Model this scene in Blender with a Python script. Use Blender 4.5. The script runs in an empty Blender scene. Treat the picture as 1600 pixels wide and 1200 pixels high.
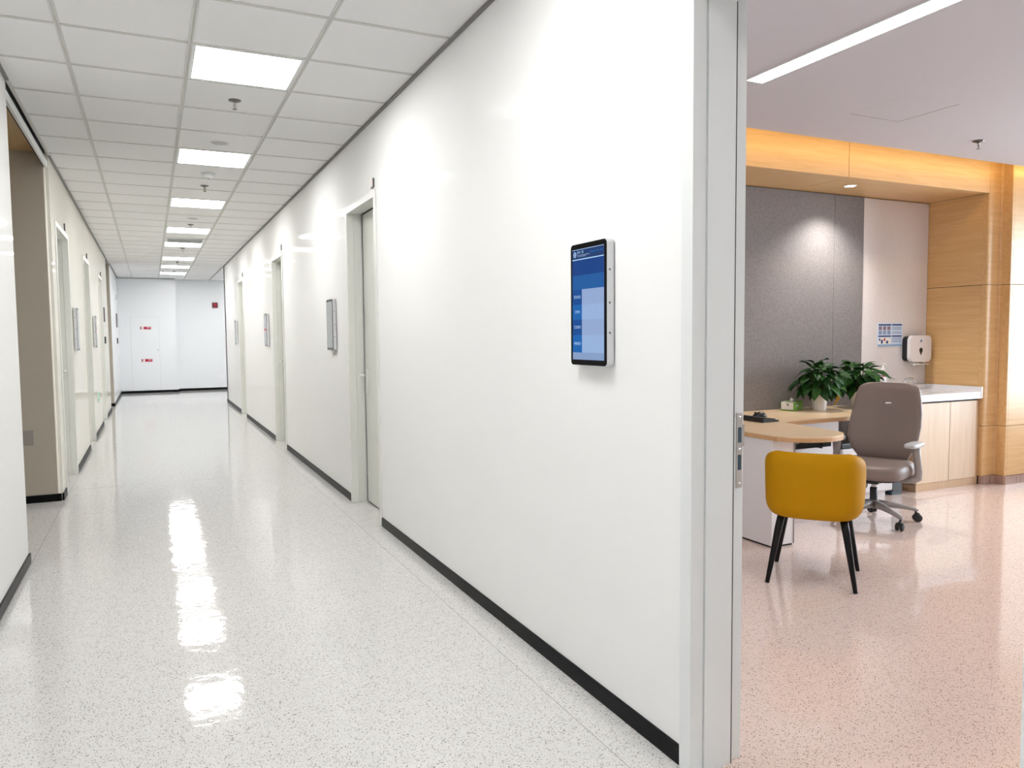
import bpy, bmesh, math, random
from math import sin, cos, pi, radians as rad
from mathutils import Vector, Matrix
random.seed(7)
S = bpy.context.scene
COL = S.collection

# ------------------------------------------------------------------ camera
CAM_H = 1.3576
yaw, pitch, roll = 0.44158, -0.06292, -0.00916
fwd = Vector((sin(yaw)*cos(pitch), cos(yaw)*cos(pitch), sin(pitch)))
rgt = Vector((cos(yaw), -sin(yaw), 0)); upv = rgt.cross(fwd)
r2 = rgt*cos(roll) + upv*sin(roll); u2 = -rgt*sin(roll) + upv*cos(roll)
cd = bpy.data.cameras.new('camera'); cam = bpy.data.objects.new('camera', cd); COL.objects.link(cam)
cd.sensor_width = 36; cd.lens = 36*1192.38/1600; cd.clip_start = .05
cam.matrix_world = Matrix(((r2.x, u2.x, -fwd.x, 0), (r2.y, u2.y, -fwd.y, 0), (r2.z, u2.z, -fwd.z, CAM_H), (0, 0, 0, 1)))
S.camera = cam
# ------------------------------------------------------------------ world (daylight outside the office window)
W = bpy.data.worlds.new('daylight'); S.world = W; W.use_nodes = True
bg = W.node_tree.nodes['Background']; bg.inputs[0].default_value = (.80, .90, 1, 1); bg.inputs[1].default_value = 18.0
# portal in the window opening: only guides the sampling of the daylight
pl = bpy.data.lights.new('window_portal', 'AREA'); pl.shape = 'RECTANGLE'; pl.size = 2.2; pl.size_y = 3.5
pl.cycles.is_portal = True
po = bpy.data.objects.new('window_portal', pl); COL.objects.link(po)
po.location = (9.12, 2.1, 1.5); po.rotation_euler = (0, pi/2, 0)
# ------------------------------------------------------------------ view
vs = S.view_settings; vs.view_transform = 'Standard'; vs.look = 'None'; vs.gamma = 1; vs.use_curve_mapping = False
vs.exposure = 0.0
S.cycles.max_bounces = 8; S.cycles.diffuse_bounces = 6; S.cycles.glossy_bounces = 3
S.cycles.caustics_reflective = False; S.cycles.caustics_refractive = False; S.cycles.adaptive_threshold = .02
S.cycles.sample_clamp_indirect = 6
PANEL_E, LINEAR_E, COVE_E, DOWN_W = 28.5, 24.0, 18.0, 80.0

# ------------------------------------------------------------------ materials
def nt(name):
    m = bpy.data.materials.new(name); m.use_nodes = True
    n = m.node_tree.nodes; return m, n, m.node_tree.links, n['Principled BSDF']
def mat(name, col, rough=.5, metal=0, spec=.5, noise=None, bump=None, coat=0, sheen=0, emit=0):
    m, n, l, b = nt(name)
    b.inputs['Base Color'].default_value = (*col, 1); b.inputs['Roughness'].default_value = rough
    b.inputs['Metallic'].default_value = metal; b.inputs['Specular IOR Level'].default_value = spec
    b.inputs['Coat Weight'].default_value = coat; b.inputs['Coat Roughness'].default_value = .08
    b.inputs['Sheen Weight'].default_value = sheen
    tc = n.new('ShaderNodeTexCoord')
    if noise:
        sc, amt, stretch = noise
        mp = n.new('ShaderNodeMapping'); mp.inputs['Scale'].default_value = stretch
        l.new(tc.outputs['Object'], mp.inputs[0])
        t = n.new('ShaderNodeTexNoise'); t.inputs['Scale'].default_value = sc; t.inputs['Detail'].default_value = 4
        l.new(mp.outputs[0], t.inputs[0])
        mx = n.new('ShaderNodeMix'); mx.data_type = 'RGBA'
        mx.inputs['A'].default_value = (*[c*(1-amt) for c in col], 1); mx.inputs['B'].default_value = (*[min(1, c*(1+amt)) for c in col], 1)
        l.new(t.outputs['Fac'], mx.inputs['Factor']); l.new(mx.outputs['Result'], b.inputs['Base Color'])
    if bump:
        sc, st = bump
        t2 = n.new('ShaderNodeTexNoise'); t2.inputs['Scale'].default_value = sc; l.new(tc.outputs['Object'], t2.inputs[0])
        bp = n.new('ShaderNodeBump'); bp.inputs['Strength'].default_value = st; bp.inputs['Distance'].default_value = .004
        l.new(t2.outputs['Fac'], bp.inputs['Height']); l.new(bp.outputs[0], b.inputs['Normal'])
    if emit:
        b.inputs['Emission Color'].default_value = (*col, 1); b.inputs['Emission Strength'].default_value = emit
    return m
def emis(name, col, st):
    m, n, l, b = nt(name)
    b.inputs['Base Color'].default_value = (*col, 1); b.inputs['Emission Color'].default_value = (*col, 1)
    b.inputs['Emission Strength'].default_value = st; b.inputs['Roughness'].default_value = .4
    return m
def terrazzo(name, base, dark, mid, rough=.06):
    m, n, l, b = nt(name)
    tc = n.new('ShaderNodeTexCoord')
    wn = n.new('ShaderNodeTexNoise'); wn.inputs['Scale'].default_value = 60; wn.inputs['Detail'].default_value = 2
    l.new(tc.outputs['Object'], wn.inputs[0])
    def math_(op, a, c):
        q = n.new('ShaderNodeMath'); q.operation = op
        for i, v in enumerate((a, c)):
            if isinstance(v, (int, float)): q.inputs[i].default_value = v
            else: l.new(v, q.inputs[i])
        return q.outputs[0]
    # warp the coordinates a little so the chips are irregular
    ad = n.new('ShaderNodeVectorMath'); ad.operation = 'MULTIPLY_ADD'
    l.new(wn.outputs['Color'], ad.inputs[0]); ad.inputs[1].default_value = (.012, .012, 0); l.new(tc.outputs['Object'], ad.inputs[2])
    masks = []
    for sc, thr, rad_ in ((135, .35, .40), (270, .30, .44)):
        v = n.new('ShaderNodeTexVoronoi'); v.voronoi_dimensions = '2D'; v.inputs['Scale'].default_value = sc
        l.new(ad.outputs[0], v.inputs['Vector'])
        sp = n.new('ShaderNodeSeparateColor'); l.new(v.outputs['Color'], sp.inputs[0])
        on = math_('GREATER_THAN', sp.outputs[0], thr)
        rr = math_('MULTIPLY', sp.outputs[1], rad_)
        near = math_('LESS_THAN', v.outputs['Distance'], rr)
        masks.append((math_('MULTIPLY', on, near), sp.outputs[2]))
    cl = n.new('ShaderNodeTexNoise'); cl.inputs['Scale'].default_value = 25; cl.inputs['Detail'].default_value = 5
    l.new(tc.outputs['Object'], cl.inputs[0])
    m0 = n.new('ShaderNodeMix'); m0.data_type = 'RGBA'
    m0.inputs['A'].default_value = (*[c*.93 for c in base], 1); m0.inputs['B'].default_value = (*[min(1, c*1.05) for c in base], 1)
    l.new(cl.outputs['Fac'], m0.inputs['Factor'])
    prev = m0.outputs['Result']
    for (mk, rnd), c, k in ((masks[1], mid, .8), (masks[0], dark, .9)):
        mm = n.new('ShaderNodeMix'); mm.data_type = 'RGBA'
        l.new(math_('MULTIPLY', mk, math_('ADD', math_('MULTIPLY', rnd, k*.55), k*.4)), mm.inputs['Factor'])
        l.new(prev, mm.inputs['A']); mm.inputs['B'].default_value = (*c, 1); prev = mm.outputs['Result']
    l.new(prev, b.inputs['Base Color'])
    b.inputs['Roughness'].default_value = rough; b.inputs['Specular IOR Level'].default_value = .5
    bn = n.new('ShaderNodeTexNoise'); bn.inputs['Scale'].default_value = 14; bn.inputs['Detail'].default_value = 3
    l.new(tc.outputs['Object'], bn.inputs[0])
    bp = n.new('ShaderNodeBump'); bp.inputs['Strength'].default_value = .05; bp.inputs['Distance'].default_value = .02
    l.new(bn.outputs['Fac'], bp.inputs['Height']); l.new(bp.outputs[0], b.inputs['Normal'])
    return m
def wood(name, c1, c2, axis, rough=.35, scale=6.):
    m, n, l, b = nt(name)
    tc = n.new('ShaderNodeTexCoord'); mp = n.new('ShaderNodeMapping')
    st = [14, 14, 14]; st[axis] = .9; mp.inputs['Scale'].default_value = st
    l.new(tc.outputs['Object'], mp.inputs[0])
    t = n.new('ShaderNodeTexNoise'); t.inputs['Scale'].default_value = scale*.4; t.inputs['Detail'].default_value = 8
    t.inputs['Roughness'].default_value = .62; t.inputs['Distortion'].default_value = .6
    l.new(mp.outputs[0], t.inputs[0])
    cr = n.new('ShaderNodeValToRGB'); cr.color_ramp.elements[0].position = .3; cr.color_ramp.elements[1].position = .72
    cr.color_ramp.elements[0].color = (*c1, 1); cr.color_ramp.elements[1].color = (*c2, 1)
    l.new(t.outputs['Fac'], cr.inputs[0]); l.new(cr.outputs[0], b.inputs['Base Color'])
    b.inputs['Roughness'].default_value = rough
    return m
def weave(name, c1, c2):
    m, n, l, b = nt(name)
    tc = n.new('ShaderNodeTexCoord'); outs = []
    for st in ((60, 60, 500), (500, 500, 60)):
        mp = n.new('ShaderNodeMapping'); mp.inputs['Scale'].default_value = st; l.new(tc.outputs['Object'], mp.inputs[0])
        t = n.new('ShaderNodeTexNoise'); t.inputs['Scale'].default_value = 1; t.inputs['Detail'].default_value = 2; l.new(mp.outputs[0], t.inputs[0]); outs.append(t)
    ad = n.new('ShaderNodeMath'); ad.operation = 'ADD'; l.new(outs[0].outputs['Fac'], ad.inputs[0]); l.new(outs[1].outputs['Fac'], ad.inputs[1])
    mr = n.new('ShaderNodeMapRange'); mr.inputs[1].default_value = .75; mr.inputs[2].default_value = 1.25; l.new(ad.outputs[0], mr.inputs[0])
    mx = n.new('ShaderNodeMix'); mx.data_type = 'RGBA'; mx.inputs['A'].default_value = (*c1, 1); mx.inputs['B'].default_value = (*c2, 1)
    l.new(mr.outputs[0], mx.inputs['Factor']); l.new(mx.outputs['Result'], b.inputs['Base Color'])
    b.inputs['Roughness'].default_value = .9; b.inputs['Specular IOR Level'].default_value = .2
    return m
def glass(name):
    m, n, l, b = nt(name)
    n.remove(b); o = n['Material Output']
    t = n.new('ShaderNodeBsdfTransparent'); g = n.new('ShaderNodeBsdfGlossy'); g.inputs['Roughness'].default_value = .02
    f = n.new('ShaderNodeFresnel'); x = n.new('ShaderNodeMixShader')
    l.new(f.outputs[0], x.inputs[0]); l.new(t.outputs[0], x.inputs[1]); l.new(g.outputs[0], x.inputs[2]); l.new(x.outputs[0], o.inputs[0])
    return m
M = {}
M['wall'] = mat('wall_panel_white', (.88, .88, .872), .05, spec=.002, noise=(1.2, .015, (1, 1, 1)))
M['wall_l'] = mat('wall_panel_cream', (.86, .84, .775), .05, spec=.003, noise=(1.2, .015, (1, 1, 1)))
M['wall_cool'] = mat('end_wall_white', (.80, .82, .84), .25, noise=(1.2, .015, (1, 1, 1)))
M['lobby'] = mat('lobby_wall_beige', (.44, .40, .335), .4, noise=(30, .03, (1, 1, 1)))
M['frame'] = mat('frame_white_metal', (.78, .80, .80), .3, noise=(3, .01, (1, 1, 1)))
M['frame_cream'] = mat('frame_cream_metal', (.78, .785, .75), .3, noise=(3, .01, (1, 1, 1)))
M['leaf'] = mat('door_leaf_cream', (.72, .73, .68), .35, noise=(3, .015, (1, 1, 1)))
M['seal'] = mat('dark_seal', (.05, .05, .05), .7)
M['base'] = mat('black_baseboard', (.006, .006, .007), .4, spec=.08, noise=(20, .3, (1, 1, 1)))
M['tile'] = mat('ceiling_tile', (.90, .895, .895), .9, spec=.1, noise=(240, .05, (1, 1, 1)), bump=(300, .25))
M['grid'] = mat('ceiling_grid', (.60, .60, .57), .5)
M['slab'] = mat('dark_plenum', (.10, .10, .10), .9)
M['edge'] = mat('ceiling_edge_trim', (.16, .155, .15), .5)
M['panel'] = emis('panel_light', (1, .99, .972), PANEL_E)
M['linear'] = emis('linear_light', (1, .97, .95), LINEAR_E)
M['cove'] = emis('cove_strip', (1, .64, .18), COVE_E)
M['down'] = emis('downlight_lens', (1, .95, .9), 25)
M['floor'] = terrazzo('terrazzo_grey', (.67, .66, .65), (.09, .085, .08), (.33, .315, .30))
M['floor_o'] = terrazzo('terrazzo_pink', (.77, .625, .555), (.14, .075, .05), (.48, .33, .26))
M['joint'] = mat('floor_joint_grey', (.42, .41, .40), .15)
M['skirt'] = terrazzo('terrazzo_skirting', (.40, .27, .22), (.12, .07, .05), (.28, .17, .13), .2)
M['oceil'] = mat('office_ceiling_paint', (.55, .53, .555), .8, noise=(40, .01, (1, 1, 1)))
M['owall'] = mat('office_wall_paint', (.78, .76, .74), .7, noise=(40, .01, (1, 1, 1)))
M['wood'] = wood('wall_wood_horizontal', (.62, .385, .165), (.76, .505, .245), 0)
M['wood_v'] = wood('pilaster_wood', (.62, .385, .165), (.76, .505, .245), 0)
M['wood_y'] = wood('side_wood', (.62, .385, .165), (.76, .505, .245), 1)
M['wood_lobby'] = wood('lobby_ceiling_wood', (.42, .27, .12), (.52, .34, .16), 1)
M['desk'] = wood('desk_wood', (.74, .54, .33), (.84, .66, .44), 0, .3)
M['desk_edge'] = wood('desk_edge_wood', (.55, .33, .16), (.64, .40, .21), 0, .35)
M['cab'] = wood('cabinet_wood', (.72, .57, .41), (.82, .68, .52), 2, .4)
M['cab_shade'] = wood('cabinet_wood_shaded', (.60, .42, .26), (.70, .51, .33), 2, .4)  # cabinet wood darkened to carry the shade on its side
M['fab'] = weave('grey_fabric', (.17, .158, .155), (.27, .252, .25))
M['fab_l'] = weave('light_fabric', (.68, .65, .645), (.78, .75, .74))
M['white'] = mat('white_laminate', (.82, .81, .82), .35, noise=(5, .01, (1, 1, 1)))
M['counter'] = mat('white_counter', (.88, .89, .92), .12)
M['black'] = mat('black_plastic', (.012, .012, .013), .35, noise=(60, .2, (1, 1, 1)))
M['blackmet'] = mat('black_metal', (.006, .006, .006), .35, spec=.2)
M['rubber'] = mat('black_rubber', (.02, .02, .02), .7)
M['yellow'] = mat('yellow_leather', (.46, .225, .001), .55, spec=.10, noise=(6, .03, (1, 1, 1)), bump=(260, .12))
M['taupe'] = mat('taupe_leather', (.235, .185, .165), .42, spec=.35, noise=(6, .03, (1, 1, 1)), bump=(280, .12))
M['taupe_p'] = mat('grey_plastic', (.34, .315, .30), .4)
M['pad'] = mat('grey_arm_pad', (.50, .51, .52), .4)
M['chrome'] = mat('chrome', (.75, .75, .76), .12, metal=1)
M['steel'] = mat('brushed_steel', (.55, .53, .50), .35, metal=1, noise=(80, .08, (1, 1, 8)))
M['sprk'] = mat('sprinkler_metal', (.16, .15, .15), .3, metal=1)
M['pot'] = mat('white_ceramic', (.80, .78, .77), .35, noise=(9, .02, (1, 1, 1)))
M['soil'] = mat('soil', (.03, .02, .012), .95, noise=(60, .5, (1, 1, 1)))
M['leafA'] = mat('leaf_green', (.012, .062, .008), .5, spec=.3, noise=(14, .45, (1, 1, 1)))
M['leafB'] = mat('leaf_light_green', (.024, .10, .011), .5, spec=.3, noise=(14, .4, (1, 1, 1)))
M['leafY'] = mat('leaf_yellowed', (.55, .30, .02), .4, noise=(14, .3, (1, 1, 1)))
M['stem'] = mat('plant_stem', (.05, .10, .02), .5)
M['green'] = mat('green_print', (.14, .36, .012), .4, noise=(12, .2, (1, 1, 1)))
M['paper'] = mat('white_paper', (.85, .84, .82), .7)
M['navy'] = mat('navy_plastic', (.03, .06, .085), .4)
M['teal'] = mat('pale_teal_plastic', (.25, .38, .42), .4)
M['red'] = mat('red_sign', (.36, .005, .03), .4)
M['darkred'] = mat('dark_red_plastic', (.12, .003, .006), .35)
M['exit'] = emis('exit_green', (.02, .30, .12), .6)
M['silver'] = mat('silver_plastic', (.72, .73, .75), .3)
M['dgrey'] = mat('dark_grey_plastic', (.10, .10, .10), .4)
M['grey'] = mat('grey_plate', (.30, .28, .26), .4)
M['bezel'] = mat('screen_bezel', (.003, .003, .004), .2, spec=.15)
M['bezel_g'] = mat('screen_bezel_reflecting', (.025, .028, .03), .25, spec=.2)
M['scr_reflection'] = mat('screen_painted_reflection', (.34, .38, .41), .12)  # pale base colour imitates the reflection in the unlit glass
for k, c, e in (('scr_dark', (.003, .050, .24), 1.0), ('scr_mid', (.008, .105, .36), 1.0), ('scr_hdr', (.012, .045, .16), 1.0), ('scr_a', (.004, .070, .30), 1.0),
                ('scr_b', (.006, .125, .44), 1.0), ('scr_l1', (.30, .41, .66), 1.0), ('scr_l2', (.32, .46, .72), 1.0), ('scr_txt', (.42, .62, .85), 1.2), ('scr_foot', (.25, .36, .58), 1.0)):
    M[k] = emis(k, c, e*.95); M[k].node_tree.nodes['Principled BSDF'].inputs['Base Color'].default_value = (.004, .004, .005, 1); M[k].node_tree.nodes['Principled BSDF'].inputs['Roughness'].default_value = .25; M[k].node_tree.nodes['Principled BSDF'].inputs['Specular IOR Level'].default_value = .08
M['p_blue'] = mat('poster_pale_blue', (.62, .75, .92), .5)
M['p_navy'] = mat('poster_navy', (.02, .06, .20), .5)
M['p_line'] = mat('poster_text_blue', (.16, .24, .40), .5)
M['p_pic'] = mat('poster_picture', (.28, .20, .26), .5, noise=(80, .6, (1, 1, 1)))
M['p_pic2'] = mat('poster_picture_blue', (.25, .33, .52), .5, noise=(80, .6, (1, 1, 1)))
M['p_foot'] = mat('poster_footer', (.28, .45, .68), .5)
M['glass'] = glass('window_glass')

# ------------------------------------------------------------------ mesh helpers
def box(bm, x0, x1, y0, y1, z0, z1, bev=0, seg=2):
    r = bmesh.ops.create_cube(bm, size=1)
    vs_ = r['verts']
    for v in vs_:
        v.co = Vector(((x0+x1)/2 + v.co.x*(x1-x0), (y0+y1)/2 + v.co.y*(y1-y0), (z0+z1)/2 + v.co.z*(z1-z0)))
    if bev:
        es = list({e for v in vs_ for e in v.link_edges})
        bmesh.ops.bevel(bm, geom=es, offset=bev, segments=seg, affect='EDGES', profile=.5)
    return bm
def B(*a, **k):
    return box(bmesh.new(), *a, **k)
def prism(bm, pts, z0, z1, axis='z', smooth=False):
    """closed profile extruded along an axis. pts in the two other axes (x,y) / (y,z) / (x,z)"""
    def P(p, t):
        return {'z': (p[0], p[1], t), 'x': (t, p[0], p[1]), 'y': (p[0], t, p[1])}[axis]
    a = [bm.verts.new(P(p, z0)) for p in pts]; b = [bm.verts.new(P(p, z1)) for p in pts]
    n = len(pts)
    f0 = bm.faces.new(a[::-1]); f1 = bm.faces.new(b)
    for i in range(n):
        f = bm.faces.new((a[i], a[(i+1) % n], b[(i+1) % n], b[i])); f.smooth = smooth
    bmesh.ops.recalc_face_normals(bm, faces=bm.faces)
    return bm
def rings(bm, rs, closed=True, caps=True):
    """connect successive rings of points"""
    vr = [[bm.verts.new(p) for p in r] for r in rs]
    for a, b in zip(vr, vr[1:]):
        n = len(a)
        for i in range(n if closed else n-1):
            f = bm.faces.new((a[i], a[(i+1) % n], b[(i+1) % n], b[i])); f.smooth = True
    if caps and closed:
        for r, fl in ((vr[0], True), (vr[-1], False)):
            f = bm.faces.new(r[::-1] if fl else r); f.smooth = True
    bmesh.ops.recalc_face_normals(bm, faces=bm.faces)
    return bm
def lathe(bm, prof, c=(0, 0, 0), seg=24, axis='z', caps=True):
    def P(r, a, h):
        d = (r*cos(a), r*sin(a), h)
        d = {'z': d, 'y': (d[0], d[2], d[1]), 'x': (d[2], d[0], d[1])}[axis]
        return (c[0]+d[0], c[1]+d[1], c[2]+d[2])
    return rings(bm, [[P(max(r, 1e-4), 2*pi*i/seg, h) for i in range(seg)] for r, h in prof], caps=caps)
def tube(bm, path, rads, seg=10, flat=1.0):
    path = [Vector(p) for p in path]
    if not hasattr(rads, '__len__'): rads = [rads]*len(path)
    rs = []; prev = None
    for i, p in enumerate(path):
        t = (path[min(i+1, len(path)-1)] - path[max(i-1, 0)]).normalized()
        ref = Vector((0, 0, 1)) if abs(t.z) < .9 else Vector((0, 1, 0))
        if prev is None: n1 = t.cross(ref).normalized()
        else: n1 = (prev - t*prev.dot(t)).normalized()
        prev = n1; n2 = t.cross(n1)
        rs.append([p + n1*cos(a)*rads[i] + n2*sin(a)*rads[i]*flat for a in [2*pi*k/seg for k in range(seg)]])
    return rings(bm, rs)
def rrect(w, h, r, seg=4, cx=0, cy=0):
    pts = []
    for sx, sy, a0 in ((1, 1, 0), (-1, 1, 90), (-1, -1, 180), (1, -1, 270)):
        for k in range(seg+1):
            a = rad(a0 + 90*k/seg)
            pts.append((cx + sx*(w/2-r) + r*cos(a), cy + sy*(h/2-r) + r*sin(a)))
    return pts
def selp(w, d, ex=4., n=40):
    out = []
    for k in range(n):
        a = 2*pi*k/n; c, s = cos(a), sin(a)
        out.append((w/2*math.copysign(abs(c)**(2/ex), c), d/2*math.copysign(abs(s)**(2/ex), s)))
    return out
def obj(name, bm, m, parent=None, kind=None, smooth=None):
    me = bpy.data.meshes.new(name)
    if smooth is not None:
        for f in bm.faces: f.smooth = smooth
    bm.to_mesh(me); bm.free()
    me.materials.append(M[m] if isinstance(m, str) else m)
    o = bpy.data.objects.new(name, me); COL.objects.link(o)
    if parent: o.parent = parent
    if kind: o['kind'] = kind
    return o
def same(name, src, loc, parent=None, rot=None, sc=None):
    """another object sharing mesh data"""
    o = bpy.data.objects.new(name, src.data if hasattr(src, 'data') else src); COL.objects.link(o)
    o.location = loc
    if rot: o.rotation_euler = rot
    if sc: o.scale = sc
    if parent: o.parent = parent
    return o
def tag(o, label, cat, group=None, kind=None):
    o['label'] = label; o['category'] = cat
    if group: o['group'] = group
    if kind: o['kind'] = kind
    return o
def thing(name, label, cat, loc=(0, 0, 0), rz=0, group=None, kind=None):
    o = bpy.data.objects.new(name, None); COL.objects.link(o); o.empty_display_size = .1
    o.location = loc; o.rotation_euler = (0, 0, rz)
    return tag(o, label, cat, group, kind)
def struct(name, bm, m, label, cat):
    return tag(obj(name, bm, m), label, cat, kind='structure')
def text_mesh(s, size, name):
    c = bpy.data.curves.new(name, 'FONT'); c.body = s; c.size = size; c.align_x = 'CENTER'; c.align_y = 'CENTER'
    c.resolution_u = 2
    o = bpy.data.objects.new(name, c); COL.objects.link(o)
    dg = bpy.context.evaluated_depsgraph_get()
    me = bpy.data.meshes.new_from_object(o.evaluated_get(dg))
    bpy.data.objects.remove(o); bpy.data.curves.remove(c)
    return me

# ------------------------------------------------------------------ dimensions
XR, XL, XRO = 1.470, -.715, 1.655        # corridor wall faces, office side of the partition
HC = 2.8916                              # corridor ceiling
YE, YE2 = 21.39, 21.70                   # end wall, two planes
YB = -3.0
DH = 2.395                               # outer height of the door frames
GX, GY = .244, 4.39                      # ceiling grid origin
OZ = 2.75                                # office ceiling
YF, YBK, ZS, XA = 4.289, 4.873, 2.558, 6.63   # alcove front, back, soffit height, right side
XW = 9.10                                # office window wall
YO = -1.6                                # office near wall
right_doors = [(5.31, 6.22), (9.52, 10.42), (13.80, 14.62)]
left_doors = [(7.70, 8.84), (10.72, 11.70), (13.72, 14.76)]
office_open = (.852, 1.825)

# ------------------------------------------------------------------ the corridor shell
bm = bmesh.new(); box(bm, -3.2, 1.58, YB-.1, 22.2, -.12, 0); box(bm, 1.58, 4.2, 17.5, 22.2, -.12, 0); box(bm, 1.58, 1.72, 5.1, 17.5, -.12, 0)
struct('floor', bm, 'floor', 'polished pale grey speckled terrazzo floor of the corridor', 'floor')
fl = bpy.data.objects['floor']
for x in (1.315, -.70): obj('floor_joint', B(x-.002, x+.002, YB, 17.5 if x > 0 else 16.4, -.001, .0004), 'joint', fl)
for y in (7.9, 13.0, 17.5): obj('floor_joint', B(-.70, 1.315, y-.002, y+.002, -.001, .0004), 'joint', fl)
bm = B(1.58, XW+.2, YO-.1, 5.1, -.12, 0)
struct('floor_office', bm, 'floor_o', 'polished pinkish speckled terrazzo floor of the office', 'floor')

def wall_with_openings(bm, x0, x1, y0, y1, ops, top):
    ops = sorted(ops); y = y0
    for a, b, h in ops:
        box(bm, x0, x1, y, a, 0, top); box(bm, x0, x1, a, b, h, top); y = b
    box(bm, x0, x1, y, y1, 0, top)
bm = bmesh.new()
ops = [(a+.02, b-.02, DH-.02) for a, b in right_doors] + [(office_open[0]-.02, office_open[1]+.02, DH-.02)]
wall_with_openings(bm, XR, XRO, YB, 17.5, ops, 3.05)
struct('wall_right', bm, 'wall', 'glossy white wall panels along the right side of the corridor', 'wall')
# rooms behind the three right doors stay closed: back plates inside the wall
bm = bmesh.new(); wall_with_openings(bm, XL-.2, XL, 7.42, 16.45, [(a+.02, b-.02, DH-.02) for a, b in left_doors], 3.05)
# bullnose on the near corner
es = [e for e in bm.edges if all(abs(v.co.x-XL) < 1e-4 and abs(v.co.y-7.42) < 1e-4 for v in e.verts)]
bmesh.ops.bevel(bm, geom=es, offset=.03, segments=5, affect='EDGES')
struct('wall_left', bm, 'wall_l', 'glossy cream wall panels along the left side of the corridor', 'wall')
struct('wall_left_near', B(XL-.2, XL, YB, 5.40, 0, 3.05), 'wall', 'glossy white wall at the left edge before the side opening', 'wall')
bm = bmesh.new(); box(bm, -1.0, -.70, 17.5, YE, 0, 3.05)
wf = struct('wall_left_far', bm, 'wall_cool', 'short white wall piece at the far left end of the corridor', 'wall')
obj('end_face', B(-.99, -.70, 17.488, 17.5, .062, 2.88), 'lobby', wf)  # added beige-brown sheet colouring the wall's end face
bm = bmesh.new(); box(bm, -3.0, .628, YE, YE+.6, 0, 3.05); box(bm, .628, 4.1, YE2, YE2+.3, 0, 3.05)
struct('wall_end', bm, 'wall_cool', 'cool white end wall with a shallow step closing the corridor', 'wall')
bm = bmesh.new(); box(bm, XR, 4.1, 17.3, 17.5, 0, 3.05); box(bm, 4.0, 4.2, 17.5, YE2+.2, 0, 3.05)
bm2 = bm
struct('wall_branch', bm2, 'wall_cool', 'white walls of the side branch at the right end', 'wall')
bm = bmesh.new(); box(bm, -1.9, -.915, 16.30, 16.45, 0, 3.05); box(bm, -1.95, -1.8, 16.4, 17.6, 0, 3.05); box(bm, -1.9, -1.0, 17.51, 17.65, 0, 3.05)
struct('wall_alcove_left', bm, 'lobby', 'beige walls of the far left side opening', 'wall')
bm = B(-3.2, XRO, YB-.15, YB, 0, 3.05)
struct('wall_rear', bm, 'wall', 'white wall closing the corridor behind the viewer', 'wall')
# side lobby on the left
bm = bmesh.new(); box(bm, -3.2, -.915, 7.42, 7.62, 0, 3.05); box(bm, -3.2, -.915, 5.2, 5.40, 0, 3.05); box(bm, -3.3, -3.1, 5.2, 7.6, 0, 3.05)
box(bm, -3.2, -.748, 7.413, 7.43, 0, 2.96)
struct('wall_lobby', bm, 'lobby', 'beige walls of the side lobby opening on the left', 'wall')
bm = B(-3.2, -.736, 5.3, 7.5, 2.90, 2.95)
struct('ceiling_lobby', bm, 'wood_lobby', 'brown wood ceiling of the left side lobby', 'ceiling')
bm = B(-.735, XL, 5.40, 7.41, 2.775, 2.832, bev=.002)
struct('trim_1', bm, 'frame', 'white metal header beam over the left side opening', 'trim')
bm = B(-.745, -.736, 5.40, 7.42, 2.78, 2.95)
struct('trim_2', bm, 'seal', 'dark shadow gap above the left header beam', 'trim')

# ceiling of the corridor
bm = bmesh.new(); box(bm, XL-.4, XRO, YB, YE2, 2.96, 3.06); box(bm, XRO, 4.2, 17.3, YE2+.2, 2.96, 3.06); box(bm, -2, XL-.4, 16.3, 21.8, 2.96, 3.06)
ceil = struct('ceiling', bm, 'slab', 'white suspended tile ceiling of the corridor', 'ceiling')
xs = [(XL, GX-.6), (GX-.6, GX), (GX, GX+.6), (GX+.6, XR)]
light_rows = [-8, -4, 0, 4, 8, 12, 15, 19, 22, 25]; vent_row = 14
cache = {}
def tile_at(x0, x1, y0, y1):
    k = (round(x1-x0, 3), round(y1-y0, 3))
    g = .011
    if k not in cache:
        w, d = (x1-x0)/2-g, (y1-y0)/2-g
        o = obj('ceiling_tile', B(-w, w, -d, d, 0, .016, bev=.0015, seg=1), 'tile', ceil); cache[k] = o.data
        o.location = ((x0+x1)/2, (y0+y1)/2, HC+.004)
    else:
        same('ceiling_tile', cache[k], ((x0+x1)/2, (y0+y1)/2, HC+.004), ceil)
for i in range(-12, 29):
    y0 = GY+.6*i; y1 = y0+.6
    for c, (x0, x1) in enumerate(xs):
        if c == 2 and (i in light_rows or i == vent_row): continue
        tile_at(x0, x1, y0, min(y1, YE2))
    if y0 > 17.4:
        for q in range(2):
            if q == 1 and i in (22, 26): continue
            tile_at(1.444+.6*q + (.0 if q else .026), 2.044+.6*q, y0, min(y1, YE2))
def runner(x, y0, y1):
    bm = bmesh.new()
    prism(bm, [(-.012, 0), (-.003, 0), (-.003, .004), (.003, .004), (.003, 0), (.012, 0), (.012, .006), (-.012, .006)], y0, y1, axis='y')
    o = obj('grid_runner', bm, 'grid', ceil); o.location = (x, 0, HC); return o
for x in (GX-.6, GX, GX+.6): runner(x, YB, YE2)
runner(1.444, 17.5, YE2); runner(2.044, 17.5, YE2)
src = None
for i in range(-12, 30):
    y = GY+.6*i
    if y > YE2: break
    for a, b in xs:
        k = ('tee', round(b-a, 3))
        if k not in cache:
            w = (b-a)/2-.012
            o = obj('cross_tee', B(-w, w, -.0115, .0115, 0, .006), 'grid', ceil); cache[k] = o.data; o.location = ((a+b)/2, y, HC+.0005)
        else: same('cross_tee', cache[k], ((a+b)/2, y, HC+.0005), ceil)
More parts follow.
